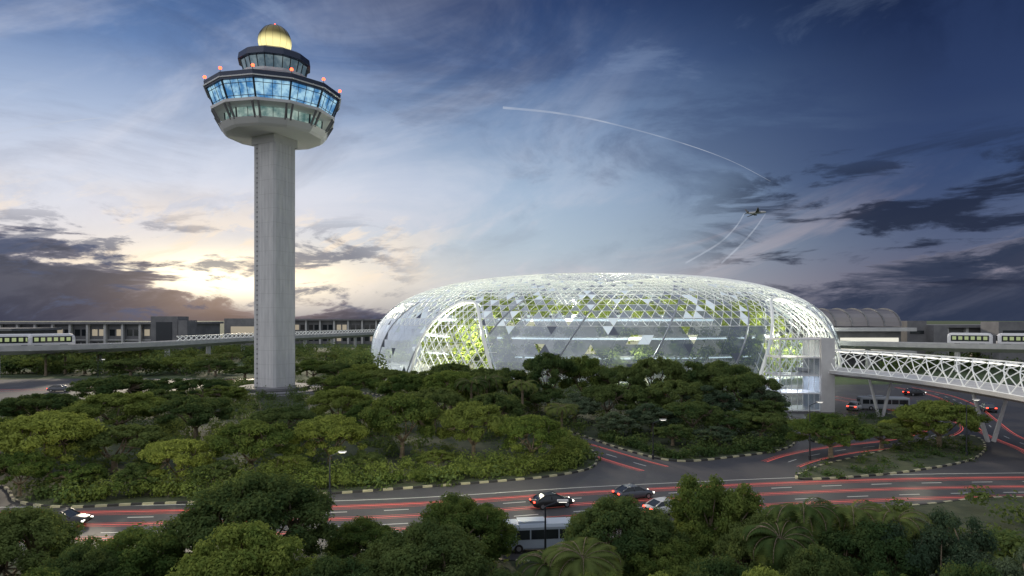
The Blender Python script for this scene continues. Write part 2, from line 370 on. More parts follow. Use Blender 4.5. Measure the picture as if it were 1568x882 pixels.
T=[ # foreground
(10,772,35,3.8,'f2'),(190,784,33,3.5,'f1'),(390,716,37,4.8,'f2'),(372,784,29,3.4,'f3'),(558,784,40,2.5,'f1'),(712,739,40,3.5,'f1'),(645,792,31,3.5,'f2'),
(75,846,28,2.7,'f1'),(515,844,28,2.6,'f2'),(775,868,29,2.0,'f2'),(955,750,36,3.5,'f2'),(1020,808,33,2.5,'f1'),(1097,693,38,3.2,'f1'),(1165,778,34,2.4,'f2'),
(1325,788,32,2.9,'f2'),(1440,740,31,3.0,'f4'),(1550,790,28,2.5,'f4'),(1245,824,30,2.3,'f2'),(1110,842,28,2.3,'f2'),(270,842,27,2.4,'f1'),(1390,838,26,2.4,'f1'),(905,845,27,2.2,'f1'),(1180,850,26,2.0,'f3'),
(120,830,31,2.5,'f2'),(450,838,31,2.5,'f1'),(1500,845,25,2.2,'f2'),(1310,850,26,2.,'f1'),(1020,862,26,2.,'f3'),
# main island
(75,622,62,5.0,'u3'),(30,690,57,2.6,'u1'),(175,648,66,5.4,'u2'),(272,668,60,3.3,'u3'),(385,640,64,4.4,'u1'),(505,630,68,4.1,'u3'),(616,598,73,4.5,'u1'),(725,612,72,4.2,'u1'),(814,630,69,3.5,'u3'),
(120,700,58,2.6,'r2'),(330,700,59,2.2,'r1'),(440,690,62,2.4,'r2'),(215,700,58,2.2,'r1'),(560,690,66,2.2,'r1'),(670,690,67,2.2,'r2'),(0,640,66,3.6,'u2'),(-40,630,62,4,'u1'),
(300,602,84,5.2,'u2'),(180,598,86,6.,'u1'),(60,600,92,5.5,'u2'),(430,622,82,4.4,'u2'),(520,590,92,4.6,'u1'),(570,600,86,3.8,'r2'),(665,590,90,4.4,'u2'),(760,598,86,4.0,'u2'),(690,562,105,5.0,'u3'),(620,570,108,5.0,'u1'),
(175,572,108,7.0,'u2'),(240,588,104,4.5,'r1'),(310,578,122,5.5,'u2'),(250,575,130,5.5,'r1'),(345,585,118,4,'r2'),(60,612,98,5,'u2'),(540,568,122,5.5,'u1'),(590,562,128,5.5,'u2'),(740,560,112,5.4,'u2'),
(840,534,113,5.6,'u2'),(780,552,118,5.,'r1'),(895,541,116,5.0,'u1'),(950,556,112,4.8,'u2'),(1008,541,112,5.2,'u2'),(1060,538,114,5.6,'r1'),(1105,547,112,5.4,'u2'),(1142,566,104,5.4,'u2'),(1170,585,100,4.2,'r3'),
(1165,604,96,4.2,'r1'),(880,598,96,4.2,'r3'),(930,585,100,4.8,'u2'),(985,580,100,4.6,'r1'),(1040,578,100,4.8,'u2'),(1090,585,97,4.6,'r3'),(1000,614,88,4.0,'r3'),(1060,612,88,4.2,'u2'),(1120,622,86,4.2,'r1'),
(1165,630,84,3.6,'u2'),(945,628,86,3.2,'r3'),(1030,645,80,2.8,'r1'),(1095,650,80,2.8,'r3'),(820,580,108,5,'r1'),(690,552,132,5,'u2'),(640,560,134,5,'r1'),(730,556,130,5,'r2'),
(1272,632,73,4.7,'u1'),(1350,640,78,3.2,'r1'),(1438,612,79,5.2,'u1'),(1385,640,82,3.0,'u3'),
(60,548,190,6,'u1'),(200,548,178,7,'u2'),(270,547,188,6.5,'u1'),(330,550,180,6.,'u2'),(375,556,172,5,'r1'),(480,550,165,6,'u1'),(520,554,158,6,'u2'),(20,548,190,7,'r1'),(130,548,185,6,'r1'),
(560,556,150,5,'u1'),(500,570,140,4.5,'r1'),
]
for t_ in T: tree(*t_)
def leaf_mass(name,clumps,ls,fm,flat=.7):
    P=[];Nn=[];Sz=[]
    for c,cr,n in clumps:
        p,nr=clump_leaves(np.array(c,float),cr,n,flat); P.append(p);Nn.append(nr);Sz.append(ls*rng.uniform(.6,1.35,n))
    me=mesh_np(name,leaf_arrays(np.vstack(P),np.vstack(Nn),np.concatenate(Sz),.7),MB(),[M_bark,fm])
    o=bpy.data.objects.new(name,me); S.collection.objects.link(o); return o
cl=[]
for i in range(190):
    D=random.uniform(180,300); X=random.uniform(-.85,-.20)*D; h=random.uniform(3,6.0); cl.append(((X,D,h*.55),random.uniform(3,5.),330))
for i in range(60):
    D=random.uniform(190,300); X=random.uniform(.56,.95)*D; h=random.uniform(3,6); cl.append(((X,D,h*.5),random.uniform(2.5,4.5),300))
leaf_mass('distant_trees',cl,.75,M_fol2)
def poly_clumps(poly,n,h0,h1,r0,r1,nl):
    xs=[p.x for p in poly]; ys=[p.y for p in poly]; out=[]
    X=rng.uniform(min(xs),max(xs),n*3); Y=rng.uniform(min(ys),max(ys),n*3); ok=inpoly(X,Y,poly)
    for a,b_ in list(zip(X[ok],Y[ok]))[:n]:
        r=random.uniform(r0,r1); out.append(((a,b_,random.uniform(h0,h1)),r,nl))
    return out
def edge_clumps(poly,inset,i0,i1,step,h,r,nl):
    out=[]; c_=sum(poly,Vector((0,0)))/len(poly)
    sel=resample(poly[i0:i1],step)
    for p,q in zip(sel[:-1],sel[1:]):
        d=(q-p).normalized(); nn=Vector((-d.y,d.x))
        if (c_-p).dot(nn)<0: nn=-nn
        pp=p+nn*(inset+random.uniform(-.5,.6)); out.append(((pp.x,pp.y,random.uniform(.25,.75)*h),r*random.uniform(.7,1.3),nl))
    return out
leaf_mass('ground_cover',poly_clumps(I1,620,.25,1.0,1.0,2.0,150)+poly_clumps(I2,420,.25,1.0,1.0,2.2,150)+[c_ for c_ in poly_clumps(I0,500,.4,1.5,.9,1.7,220) if c_[0][1]>22],.30,M_fol2)
leaf_mass('hedge',edge_clumps(I1,1.7,16,88,1.0,1.6,.85,330)+edge_clumps(I1,3.2,16,88,1.2,2.2,1.1,380),.22,M_fol,.85)
leaf_mass('hedge',edge_clumps(I2,1.4,8,56,1.0,1.3,.8,280)+poly_clumps(I3,60,.1,.3,.6,1.0,120)+poly_clumps(I4,60,.3,.8,.8,1.3,160),.22,M_fol2,.85)
def palm_mesh(name,seed,H,L,nf):
    rd=random.Random(seed); wd=MB(); wd.lathe([(.22,0),(.16,.6),(.13,H*.6),(.15,H)],7); fv=[]
    for i in range(nf):
        a=i*2.399; el0=rd.uniform(.1,1.2); d=Vector((math.cos(a),math.sin(a),0)); p=Vector((0,0,H)); ang=el0; prev=p.copy(); side=Vector((-d.y,d.x,0))
        ns=14
        for s_ in range(ns):
            q=prev+(d*math.cos(ang)+Vector((0,0,1))*math.sin(ang))*(L/ns); ang-=.13+.02*s_*.5
            wd.beam(prev,q,.035,0,3)
            ll=L*.26*math.sin(math.pi*(s_+1.2)/(ns+1.6))
            for sg in(-1,1):
                for kx in(0,.5):
                    b0=prev.lerp(q,kx); tip=b0+side*sg*ll+d*ll*.45+Vector((0,0,-.22*ll)); wv=(q-prev)*.28
                    fv+= [b0-wv,(b0+tip)/2+wv*.8-wv*1.6,tip,(b0+tip)/2+wv]
            prev=q
    return mesh_np(name,np.array([tuple(v) for v in fv]),wd,[M_bark,M_palm])
PM=[palm_mesh('palm_a',1,5,2.6,22),palm_mesh('palm_b',2,5,2.4,18)]
def palm(px,top,D,sc=1.0):
    h=max(1.5,CH-(top-490)*D/1000); me=random.choice(PM); o=bpy.data.objects.new('palm_tree',me); S.collection.objects.link(o)
    s=h/6.3; o.location=((px-784)/1000*D,D,.1); o.scale=(sc,sc,s); o.rotation_euler=(0,0,random.random()*6)
for p in [(1228,752,34,1.0),(1302,756,34,1.0),(892,826,31,1.0),(1195,794,32,.9),(1370,766,33,.9),(840,840,31,.8),(745,570,104,1.7),(722,575,100,1.5),(800,578,100,1.4),(860,615,86,1.2),
          (100,533,185,2.2),(150,535,190,2.2),(70,538,180,2.2),(215,532,205,2.3),(180,537,200,2.0),(320,540,190,2.0),(355,538,200,2),(500,536,190,1.9),(470,545,180,1.8),(1290,640,80,1.0)]: palm(*p)

# ------------------------------------------------------------ control tower
tx,ty=-51.2,141.0
tower=empty('control_tower',(tx,ty,0)); tower.scale=(.955,.955,1)
view=math.atan2(-ty,-tx)
sh=bpy.data.materials.new('ribbed_concrete'); sh.use_nodes=True; t=NT(sh.node_tree); b=t.N['Principled BSDF']; b.inputs['Roughness'].default_value=.8
tcn=t.node('ShaderNodeTexCoord'); X,Y,Z=t.sep(tcn.outputs['Object']); n=t.noise(t.xyz(X,Y,t.m('MULTIPLY',Z,.15)),1.2,5,.6)
cc=t.mix(t.ss(n,.3,.7),(.54,.54,.555,1),(.65,.65,.66,1))
zz=t.m('FRACT',t.m('DIVIDE',Z,3.0)); jn=t.m('LESS_THAN',zz,.018); cc=t.mix(t.m('MULTIPLY',jn,.5),cc,(.26,.26,.26,1)); t.L.new(cc,b.inputs['Base Color'])
s_=MB()
corners=[]; RS=4.55
for i in range(4):
    a0=view-.02+i*math.pi/2
    for da in(-.075,.075): corners.append(Vector((math.cos(a0+da),math.sin(a0+da)))*(RS if i%2==0 else 4.35))
prof=[]
for i in range(8):
    p0,p1=corners[i],corners[(i+1)%8]; L_=(p1-p0).length; nrm=Vector(((p1-p0).y,-(p1-p0).x)).normalized()
    if L_<2: prof.append(p0); continue
    nr_=12
    for j in range(nr_):
        prof.append(p0.lerp(p1,j/nr_)-(nrm*.06 if j%2 else Vector((0,0)))); prof.append(p0.lerp(p1,(j+.9)/nr_)-(nrm*.06 if j%2 else Vector((0,0))))
n=len(prof); s_.add([(p.x,p.y,.8) for p in prof]+[(p.x,p.y,54.5) for p in prof],[(i,(i+1)%n,n+(i+1)%n,n+i) for i in range(n)])
s_.build('shaft',[sh],tower)
b_=MB()
d=Vector((-math.sin(view),math.cos(view)))
p=d*3.7*(-1 if (d.x>0) else 1)+Vector((math.cos(view),math.sin(view)))*.9
for i in range(50): b_.box((p.x,p.y,2+i*1.04),(.25,.25,.35),view)
b_.beam((p.x,p.y,1),(p.x,p.y,53.5),.10)
b_.build('service_ladder',[M_dark],tower)
b_=MB(); b_.lathe([(0,1.25),(7.6,1.25),(7.6,.75),(7.4,.75),(7.4,0)],40); b_.lathe([(0,.62),(11,.62),(11,.30),(12.2,.30),(12.2,0)],40)
b_.build('plinth',[M_concd],tower)
b_=MB(); b_.lathe([(4.9,52.8),(4.9,54.6)],4,view-.02); b_.build('shaft_collar',[M_conc],tower)
ROT=view-math.radians(17)
N12=12
b_=MB(); b_.lathe([(0,54.58),(10.3,54.58),(10.9,55.0),(11.8,56.1),(11.2,56.2),(0,56.2)],N12,ROT)
b_.lathe([(0,58.4),(12.0,58.4),(13.3,58.8),(13.4,59.35),(12.7,59.4),(0,59.4)],N12,ROT)
b_.build('gallery_slabs',[M_white],tower)
def winmat(name,c1,c2,es,sc):
    m=bpy.data.materials.new(name); m.use_nodes=True; t=NT(m.node_tree); b=t.N['Principled BSDF']
    tcn=t.node('ShaderNodeTexCoord'); n=t.noise(tcn.outputs['Object'],sc,4,.6)
    cc=t.mix(t.ss(n,.35,.68),(*c1,1),(*c2,1)); t.L.new(cc,b.inputs['Emission Color']); b.inputs['Emission Strength'].default_value=es
    b.inputs['Base Color'].default_value=(.05,.08,.12,1); b.inputs['Roughness'].default_value=.05; return m
M_wblue=winmat('lit_window_blue',(.05,.22,.50),(.50,.82,1.0),.80,.55)
M_wgreen=winmat('lit_window_green',(.10,.22,.20),(.55,.72,.62),.55,.5)
M_wdim=winmat('cab_window',(.10,.16,.20),(.35,.45,.48),.5,.4)
b_=MB(); b_.lathe([(12.6,59.41),(14.0,62.8)],N12,ROT); b_.build('observation_windows',[M_wblue],tower)
b_=MB(); b_.lathe([(10.3,56.2),(10.5,58.4)],N12,ROT); b_.build('lower_windows',[M_wgreen],tower)
def ringpt(r,z,ang):
    seg=math.pi*2/N12; k_=math.floor((ang-ROT)/seg); f=((ang-ROT)/seg)-k_
    a0=ROT+k_*seg; a1=a0+seg; return Vector((r*((1-f)*math.cos(a0)+f*math.cos(a1)),r*((1-f)*math.sin(a0)+f*math.sin(a1)),z))
b_=MB()
for i in range(48):
    an=ROT+2*math.pi*i/48+1e-6; wd=.34 if i%4==0 else .09
    b_.beam(ringpt(12.68,59.41,an),ringpt(14.08,62.8,an),wd)
    if i%2==0: b_.beam(ringpt(10.38,56.2,an),ringpt(10.58,58.4,an),.26 if i%4==0 else .10)
for z_,r_ in((60.0,12.9),(62.2,13.83)):
    for i in range(12): b_.beam(ringpt(r_,z_,ROT+i*math.pi/6+1e-6),ringpt(r_,z_,ROT+(i+1)*math.pi/6-1e-6),.10)
b_.build('mullions',[M_dark],tower)
b_=MB()
for i in range(12):
    an=ROT+2*math.pi*i/12+1e-6
    for dv in(-.05,.05):
        b_.beam(ringpt(11.5,55.9,an+dv),ringpt(13.2,58.7,an+dv),.34)
b_.build('struts',[M_concd],tower)
b_=MB(); b_.lathe([(14.0,62.8),(14.5,62.85),(14.75,64.3),(14.3,64.35),(14.2,63.6),(8,63.9),(0,64.0)],N12,ROT)
b_.build('parapet',[M_navy],tower)
b_=MB(); b_.lathe([(14.60,63.2),(14.82,63.2),(14.86,63.42),(14.66,63.42)],N12,ROT)
b_.build('parapet_trim',[M_white],tower)
b_=MB()
for i in range(12):
    p=ringpt(14.5,64.35,ROT+i*math.pi/6+1e-6); b_.beam(p,p+Vector((0,0,.5)),.10,0); b_.lathe([(.0,p.z+.45),(.30,p.z+.55),(.36,p.z+.8),(.22,p.z+1.0),(0,p.z+1.1)],8,0,(p.x,p.y),1)
b_.lathe([(0,79.0),(.22,79.05),(.26,79.25),(0,79.45)],8,0,(0,0),1)
b_.build('beacons',[M_dark,M_red],tower)
b_=MB(); b_.lathe([(8.6,63.9),(8.6,65.1),(6.8,65.5),(6.8,66.9),(7.6,67.0),(7.7,67.5),(6.6,67.6)],N12,ROT); b_.build('upper_drum',[M_white],tower)
b_=MB(); b_.lathe([(6.5,67.6),(7.2,70.1)],N12,ROT); b_.build('cab_windows',[M_wdim],tower)
b_=MB()
for i in range(24):
    an=ROT+2*math.pi*i/24+1e-6; b_.beam(ringpt(6.55,67.6,an),ringpt(7.26,70.1,an),.16)
b_.build('cab_mullions',[M_dark],tower)
b_=MB(); b_.lathe([(7.0,70.1),(7.9,70.3),(7.7,71.6),(6.6,72.2),(3.5,72.4),(0,72.4)],N12,ROT); b_.build('cab_roof',[M_navy],tower)
b_=MB(); b_.lathe([(4.1,72.3),(4.1,72.9),(3.3,73.0)],24); b_.build('radome_base',[M_concd],tower)
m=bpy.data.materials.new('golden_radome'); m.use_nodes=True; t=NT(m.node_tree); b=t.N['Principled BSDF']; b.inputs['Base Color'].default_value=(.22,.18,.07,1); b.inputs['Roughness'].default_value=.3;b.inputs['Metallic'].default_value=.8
tcn=t.node('ShaderNodeTexCoord'); X,Y,Z=t.sep(tcn.outputs['Object']); t.L.new(t.ss(Z,76.8,74.3,.0,1.2),b.inputs['Emission Strength']); b.inputs['Emission Color'].default_value=(1,.88,.40,1)  # light on the lower half is painted as emission; the ball is no lamp
b_=MB(); b_.lathe([(3.6*math.cos(a_),75.4+3.6*math.sin(a_)) for a_ in [math.radians(q) for q in range(-44,91,8)]]+[(0,79.0)],28); b_.build('radome',[m],tower,True)
b_=MB()
for i in range(14):
    a_=i*math.pi/7; pts=[(3.63*math.cos(q)*math.cos(a_),3.63*math.cos(q)*math.sin(a_),75.4+3.63*math.sin(q)) for q in [math.radians(v_) for v_ in range(-30,86,12)]]; b_.path(pts,.05,0,3)
b_.build('radome_ribs',[M_dark],tower)

# ------------------------------------------------------------ glass dome
dome=empty('glass_dome_building',(30.5,238,0))
RD,HD,PP=80.0,31.0,3.0
NU,NV=176,32
import bisect
fine=[(RD*math.cos(q)**(2/PP),HD*math.sin(q)**(2/PP)) for q in [i/4000*math.pi/2*.999 for i in range(4001)]]
acc=[0]
for a_,b2 in zip(fine[:-1],fine[1:]): acc.append(acc[-1]+math.hypot(a_[0]-b2[0],a_[1]-b2[1]))
LT=acc[-1]*.80
PR=[fine[min(4000,bisect.bisect(acc,LT*j/NV))] for j in range(NV+1)]
def surf(iu,jv):
    ph=2*math.pi*(iu+.5*jv)/NU; r,z_=PR[jv]; return Vector((r*math.sin(ph),-r*math.cos(ph),z_))
ARCH=[(math.radians(-36),math.radians(10.5),20.5),(math.radians(38),math.radians(15.5),21.5)]
def in_arch(p,grow=1.0):
    ph=math.atan2(p.x,-p.y)
    for c_,hw,zt in ARCH:
        d=abs(ph-c_)/(hw*grow)
        if d<1 and p.z<zt*grow*(1-d**2.4): return True
    return False
def glow_grad(t,p):  # emission painted brighter toward left and top, imitating interior light
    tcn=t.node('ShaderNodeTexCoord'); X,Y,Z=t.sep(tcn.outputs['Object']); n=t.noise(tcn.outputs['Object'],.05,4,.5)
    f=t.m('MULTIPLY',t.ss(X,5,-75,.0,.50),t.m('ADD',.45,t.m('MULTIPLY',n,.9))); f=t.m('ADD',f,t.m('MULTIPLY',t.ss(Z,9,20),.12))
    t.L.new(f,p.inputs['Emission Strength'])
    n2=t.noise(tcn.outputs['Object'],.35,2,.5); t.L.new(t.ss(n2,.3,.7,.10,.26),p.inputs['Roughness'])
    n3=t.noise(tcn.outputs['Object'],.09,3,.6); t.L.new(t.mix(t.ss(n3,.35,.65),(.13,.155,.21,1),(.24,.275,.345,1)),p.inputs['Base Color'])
M_clear=glassmat('clear_glass',(.93,.98,.98),.91,(.85,1,.95),.04)
M_frit=glassmat('fritted_glass',(.75,.87,.95),.20,(.84,.90,1.0),.15,.22,(.15,.175,.23),grad=glow_grad,metal=.5)
M_dkp=glassmat('open_vent_panel',(.5,.55,.6),0,(.6,.7,.85),.03,.15,(.09,.105,.14))
M_brt=glassmat('bright_glass',(.95,1,.97),0,(.82,.95,1.0),.42,.15,(.5,.55,.58))  # panes given their own glow for the lit interior
pan=MB(); lat=MB(); sm=MB()
hsh=lambda i,j,k: ((i*73856093)^(j*19349663)^(k*83492791))%1000/1000
from mathutils import noise as mn
def kind(c_,i,j,k_):
    if in_arch(c_): return 0
    ph=math.atan2(c_.x,-c_.y); n_=mn.noise(Vector((ph*3,c_.z*.12,3.3)))
    thr=15.5+4.0*n_ ; r_=hsh(i//1,j,k_)
    q=(c_.z-thr)/7.0
    if q<-.8: return 1 if r_>.05 else (2 if r_>.015 else 0)
    if q<0: return 1 if r_>.14 else (2 if r_<.03 else (3 if r_<.07 else 0))
    if q<.8: return 1 if r_>.42+.55*q else (3 if r_<.12 else 0)
    n3_=mn.noise(Vector((c_.x*.05,c_.y*.05,7)))
    return 3 if r_<.04+.16*max(0,n3_) else (1 if r_>.93 else 0)
for j in range(NV):
    for i in range(NU):
        a_,b2,c2,d2_=surf(i,j),surf(i+1,j),surf(i,j+1),surf(i-1,j+1)
        for k_,tri in enumerate(((a_,b2,c2),(a_,c2,d2_))):
            cen=(tri[0]+tri[1]+tri[2])/3; kd=kind(cen,i,j,k_)
            pan.add(tri,[(0,1,2)],kd)
        zc=a_.z; ar=in_arch(a_); w_=.17 if (zc>13 or ar) else .0
        if w_>0:
            lat.beam(a_,c2,w_,0,3); lat.beam(a_,d2_,w_,0,3)
            if j>0: lat.beam(a_,b2,w_*.8,0,3)
        if zc<=20 and not ar:
            if (i)%8==0: sm.beam(a_*1.001,c2*1.001,.34,0,4)
            elif i%2==0 : sm.beam(a_*1.0,c2*1.0,.06,0,3)
            if i%2==1: sm.beam(a_,d2_,.04,0,3)
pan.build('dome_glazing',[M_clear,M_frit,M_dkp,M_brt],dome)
lat.build('dome_lattice',[M_seam],dome); sm.build('dome_ribs',[M_rib],dome)
ar=MB()
def on_surf(ph,z_):
    z_=max(0,min(HD*.999,z_)); r=RD*(1-(z_/HD)**PP)**(1/PP); return Vector((r*math.sin(ph),-r*math.cos(ph),z_))
for c_,hw,zt in ARCH:
    pts=[]
    for q in range(-40,41):
        d=q/40; pts.append(on_surf(c_+hw*d,zt*(1-abs(d)**2.4)))
    ar.path([Vector((p.x*1.012,p.y*1.012,p.z)) for p in pts],.9,0,6); ar.path([Vector((p.x*.985,p.y*.985,p.z*.985)) for p in pts],.4,0,5)
    for s0 in range(-5,6):
        for sg in(-1,1):
            seq=[]
            for q in range(0,25):
                d=s0/5+sg*q*.055
                if abs(d)<1 and q<zt*(1-abs(d)**2.4): seq.append(on_surf(c_+hw*d,q))
            if len(seq)>1: ar.path([Vector((p.x*1.003,p.y*1.003,p.z)) for p in seq],.20,0,4)
ar.build('gateway_arches',[M_seam],dome)
M_int=mat('interior_white_glow',(.6,.6,.56),.6,emis=(1,.95,.72),es=.22)  # terrace surfaces given a glow in place of more lamps
M_tl=mat('terrace_light',(.8,.8,.8),.5,emis=(.85,.97,1),es=3.0)
b_=MB()
b_.lathe([(0,.05),(79,.05)],48)
for z_,r_ in((5,66),(10,62),(15,57)):
    b_.lathe([(r_-12,z_),(r_,z_),(r_,z_+.9),(r_-.4,z_+.9),(r_-12,z_+.5)],60)
b_.lathe([(46,0),(46,16)],48)
b_.lathe([(57.05,15.1),(57.05,15.7)],60,mi=1); b_.lathe([(62.05,10.1),(62.05,10.5)],60,mi=1); b_.lathe([(66.05,5.1),(66.05,5.4)],60,mi=1)
b_.build('interior_terraces',[M_int,M_tl],dome)
cl=[]
for i in range(560):
    a_=random.random()*6.283; lv=random.choice((0,0,0,1,2,3,3)); r_={0:random.uniform(58,75),1:random.uniform(56,65),2:random.uniform(52,61),3:random.uniform(36,56)}[lv]
    z_={0:random.uniform(1,6),1:7,2:12,3:random.uniform(17,21)}[lv]+random.uniform(-.5,1.5)
    cl.append(((r_*math.sin(a_),-r_*math.cos(a_),z_),random.uniform(1.8,3.4),150))
M_ifol=foliage('indoor_foliage',(.12,.22,.035),(.36,.43,.10),.35,.1)
o=leaf_mass('indoor_garden',cl,.9,M_ifol); o.parent=dome
cl=[]
for c_,hw,zt in ARCH:
    for i in range(90):
        a_=c_+random.uniform(-1,1)*hw*.95; z_=random.uniform(0,17); r_=70-z_*.35+random.uniform(-2,2)
        cl.append(((r_*math.sin(a_),-r_*math.cos(a_),z_),random.uniform(1.2,2.4),120))
o=leaf_mass('vertical_garden',cl,.8,M_ifol); o.parent=dome
def plight(name,loc,e,col=(1,.93,.75),rad=.5,parent=None):
    d=bpy.data.lights.new(name,'POINT'); d.energy=e; d.color=col; d.shadow_soft_size=rad
    o=bpy.data.objects.new(name,d); S.collection.objects.link(o); o.location=loc
    if parent:o.parent=parent
    return o
for ad_,e_ in((-75,15000),(-36,14000),(0,15000),(38,16000),(70,13000),(180,12000)):
    a_=math.radians(ad_); plight('interior_lamp',(74*math.sin(a_),-74*math.cos(a_),12),e_,(1,.94,.75),1.5,dome)
plight('atrium_lamp',(0,-20,25),60000,rad=4,parent=dome)

# ------------------------------------------------------------ glass lift lobby
lob=empty('glass_lift_lobby',(0,0,0)); X0,Y0=48.3,110
M_lg=glassmat('lobby_glass',(.92,.96,1),.86,(.9,.85,.7),.06)
b_=MB(); b_.box((X0+.2,Y0+3,6.1),(6.6,6.0,12.0)); b_.build('glazing',[M_lg],lob)
b_=MB()
for i in range(8):
    xx=X0-3.1+i*.94; b_.beam((xx,Y0-.08,0),(xx,Y0-.08,12.2),.07)
for z_ in(0.2,3.1,6.1,9.1,12.2):
    b_.box((X0+.2,Y0+3,z_),(6.9,6.3,.20))
for j in range(5): b_.beam((X0-3.2,Y0+j*1.5,0),(X0-3.2,Y0+j*1.5,12.2),.10)
b_.build('frame',[M_white],lob)
b_=MB(); b_.box((X0+4.7,Y0+3,6.2),(2.3,7,12.4)); b_.build('lift_shaft_wall',[M_conc],lob)
b_=MB(); b_.box((X0-6.5,Y0+6,3.2),(8,8,.35))
for q in range(5): b_.beam((X0-10.1+q*1.9,Y0+2.2,0),(X0-10.1+q*1.9,Y0+2.2,3.1),.14)
b_.build('entrance_canopy',[M_white],lob)
plight('lobby_lamp',(X0,Y0+3,4.5),420,(.85,.9,1),.5,lob); plight('lobby_lamp',(X0,Y0+3,10.6),300,(1,.86,.6),.5,lob); plight('canopy_lamp',(X0-6,Y0+4,2.6),350,(.65,.82,1),.4,lob)
# ------------------------------------------------------------ link bridge
br=empty('pedestrian_link_bridge',(0,0,0))
BP=resample(smooth([(54,118),(58.5,104),(60.5,92),(60.5,78),(58,62),(54,46)],False),1.5)
deck=MB(); tr_=MB(); W2=3.2
def frames(P):
    out=[]
    for i,p in enumerate(P):
        d=(P[min(i+1,len(P)-1)]-P[max(i-1,0)]).normalized(); out.append((p,Vector((-d.y,d.x))))
    return out
FR=frames(BP)
sec=[(-3.6,7.0),(-3.5,6.5),(-1.6,5.9),(1.6,5.9),(3.5,6.5),(3.6,7.0)]
vs=[]
for p,nn in FR:
    for o_,z_ in sec: q=p+nn*o_; vs.append((q.x,q.y,z_))
ns=len(sec); fs=[(i*ns+j,i*ns+(j+1)%ns,(i+1)*ns+(j+1)%ns,(i+1)*ns+j) for i in range(len(FR)-1) for j in range(ns)]
deck.add(vs,fs); deck.build('deck',[M_conc],br)
def tubept(i,a_):
    p,nn=FR[i]; q=p+nn*(W2*1.05*math.cos(a_)); return Vector((q.x,q.y,7.0+3.4*max(0,math.sin(a_))**.8))
AN=[0.0,.4,.8,1.2,1.57,1.94,2.34,2.74,math.pi]
for i in range(len(FR)-1):
    for j in range(len(AN)-1):
        if (i+j)%2==0: tr_.beam(tubept(i,AN[j]),tubept(i+1,AN[j+1]),.11)
        else: tr_.beam(tubept(i,AN[j+1]),tubept(i+1,AN[j]),.11)
    for j in(0,4,8): tr_.beam(tubept(i,AN[j]),tubept(i+1,AN[j]),.13)
tr_.build('lattice_truss',[M_seam],br)
pr=MB()
for i in (10,24):
    p,nn=FR[i]
    for sg in(-1,1):
        q=p+nn*sg*2.2; q0=p+nn*sg*.35; pr.beam((q0.x,q0.y,0),(q.x,q.y,6.2),.55,0,8,.4)
pr.build('piers',[M_conc],br)
M_strip=mat('strip_light',(.9,.9,.8),.4,emis=(1,.96,.85),es=2.0)
b_=MB(); b_.path([Vector((p.x,p.y,10.0)) for p,_ in FR],.12,0,4); b_.build('strip_light',[M_strip],br)

# ------------------------------------------------------------ skytrain viaducts + trains
def viaduct(pts,zt,name,lattice=True):
    e=empty(name); P=resample(smooth(pts,False),3.0); F=frames(P); b_=MB(); sec=[(-3.6,zt+.9),(-3.3,zt+.9),(-3.3,zt),(3.3,zt),(3.3,zt+.9),(3.6,zt+.9),(3.4,zt-.5),(1.2,zt-1.6),(-1.2,zt-1.6),(-3.4,zt-.5)]
    vs=[]
    for p,nn in F:
        for o_,z_ in sec: q=p+nn*o_; vs.append((q.x,q.y,z_))
    n_=len(sec); b_.add(vs,[(i*n_+j,i*n_+(j+1)%n_,(i+1)*n_+(j+1)%n_,(i+1)*n_+j) for i in range(len(F)-1) for j in range(n_)])
    for i in range(2,len(F),8):
        p=F[i][0]; b_.beam((p.x,p.y,-.1),(p.x,p.y,zt-1.5),1.6,0,8)
    b_.build('deck',[M_conc],e)
    if lattice:
        l=MB()
        for i in range(len(F)-1):
            if F[i][0].y<212: continue
            o_=-3.45
            q=F[i][0]+F[i][1]*o_; q2=F[i+1][0]+F[i+1][1]*o_
            for s1 in(0,1): l.beam((q.x,q.y,zt+.9+1.6*s1),(q2.x,q2.y,zt+.9+1.6*(1-s1)),.2)
            l.beam((q.x,q.y,zt+2.5),(q2.x,q2.y,zt+2.5),.2)
        l.build('parapet_lattice',[M_seam],e)
    return F
FL=viaduct([(-190,160),(-137,176),(-115,205),(-108,260),(-92,330),(-60,420),(20,520)],7.6,'skytrain_viaduct')
FR2=viaduct([(300,150),(170,178),(120,205),(100,240),(95,300)],7.6,'skytrain_viaduct',False)
M_wtrain=mat('train_window',(.06,.08,.05),.1,emis=(.72,.85,.42),es=.40)
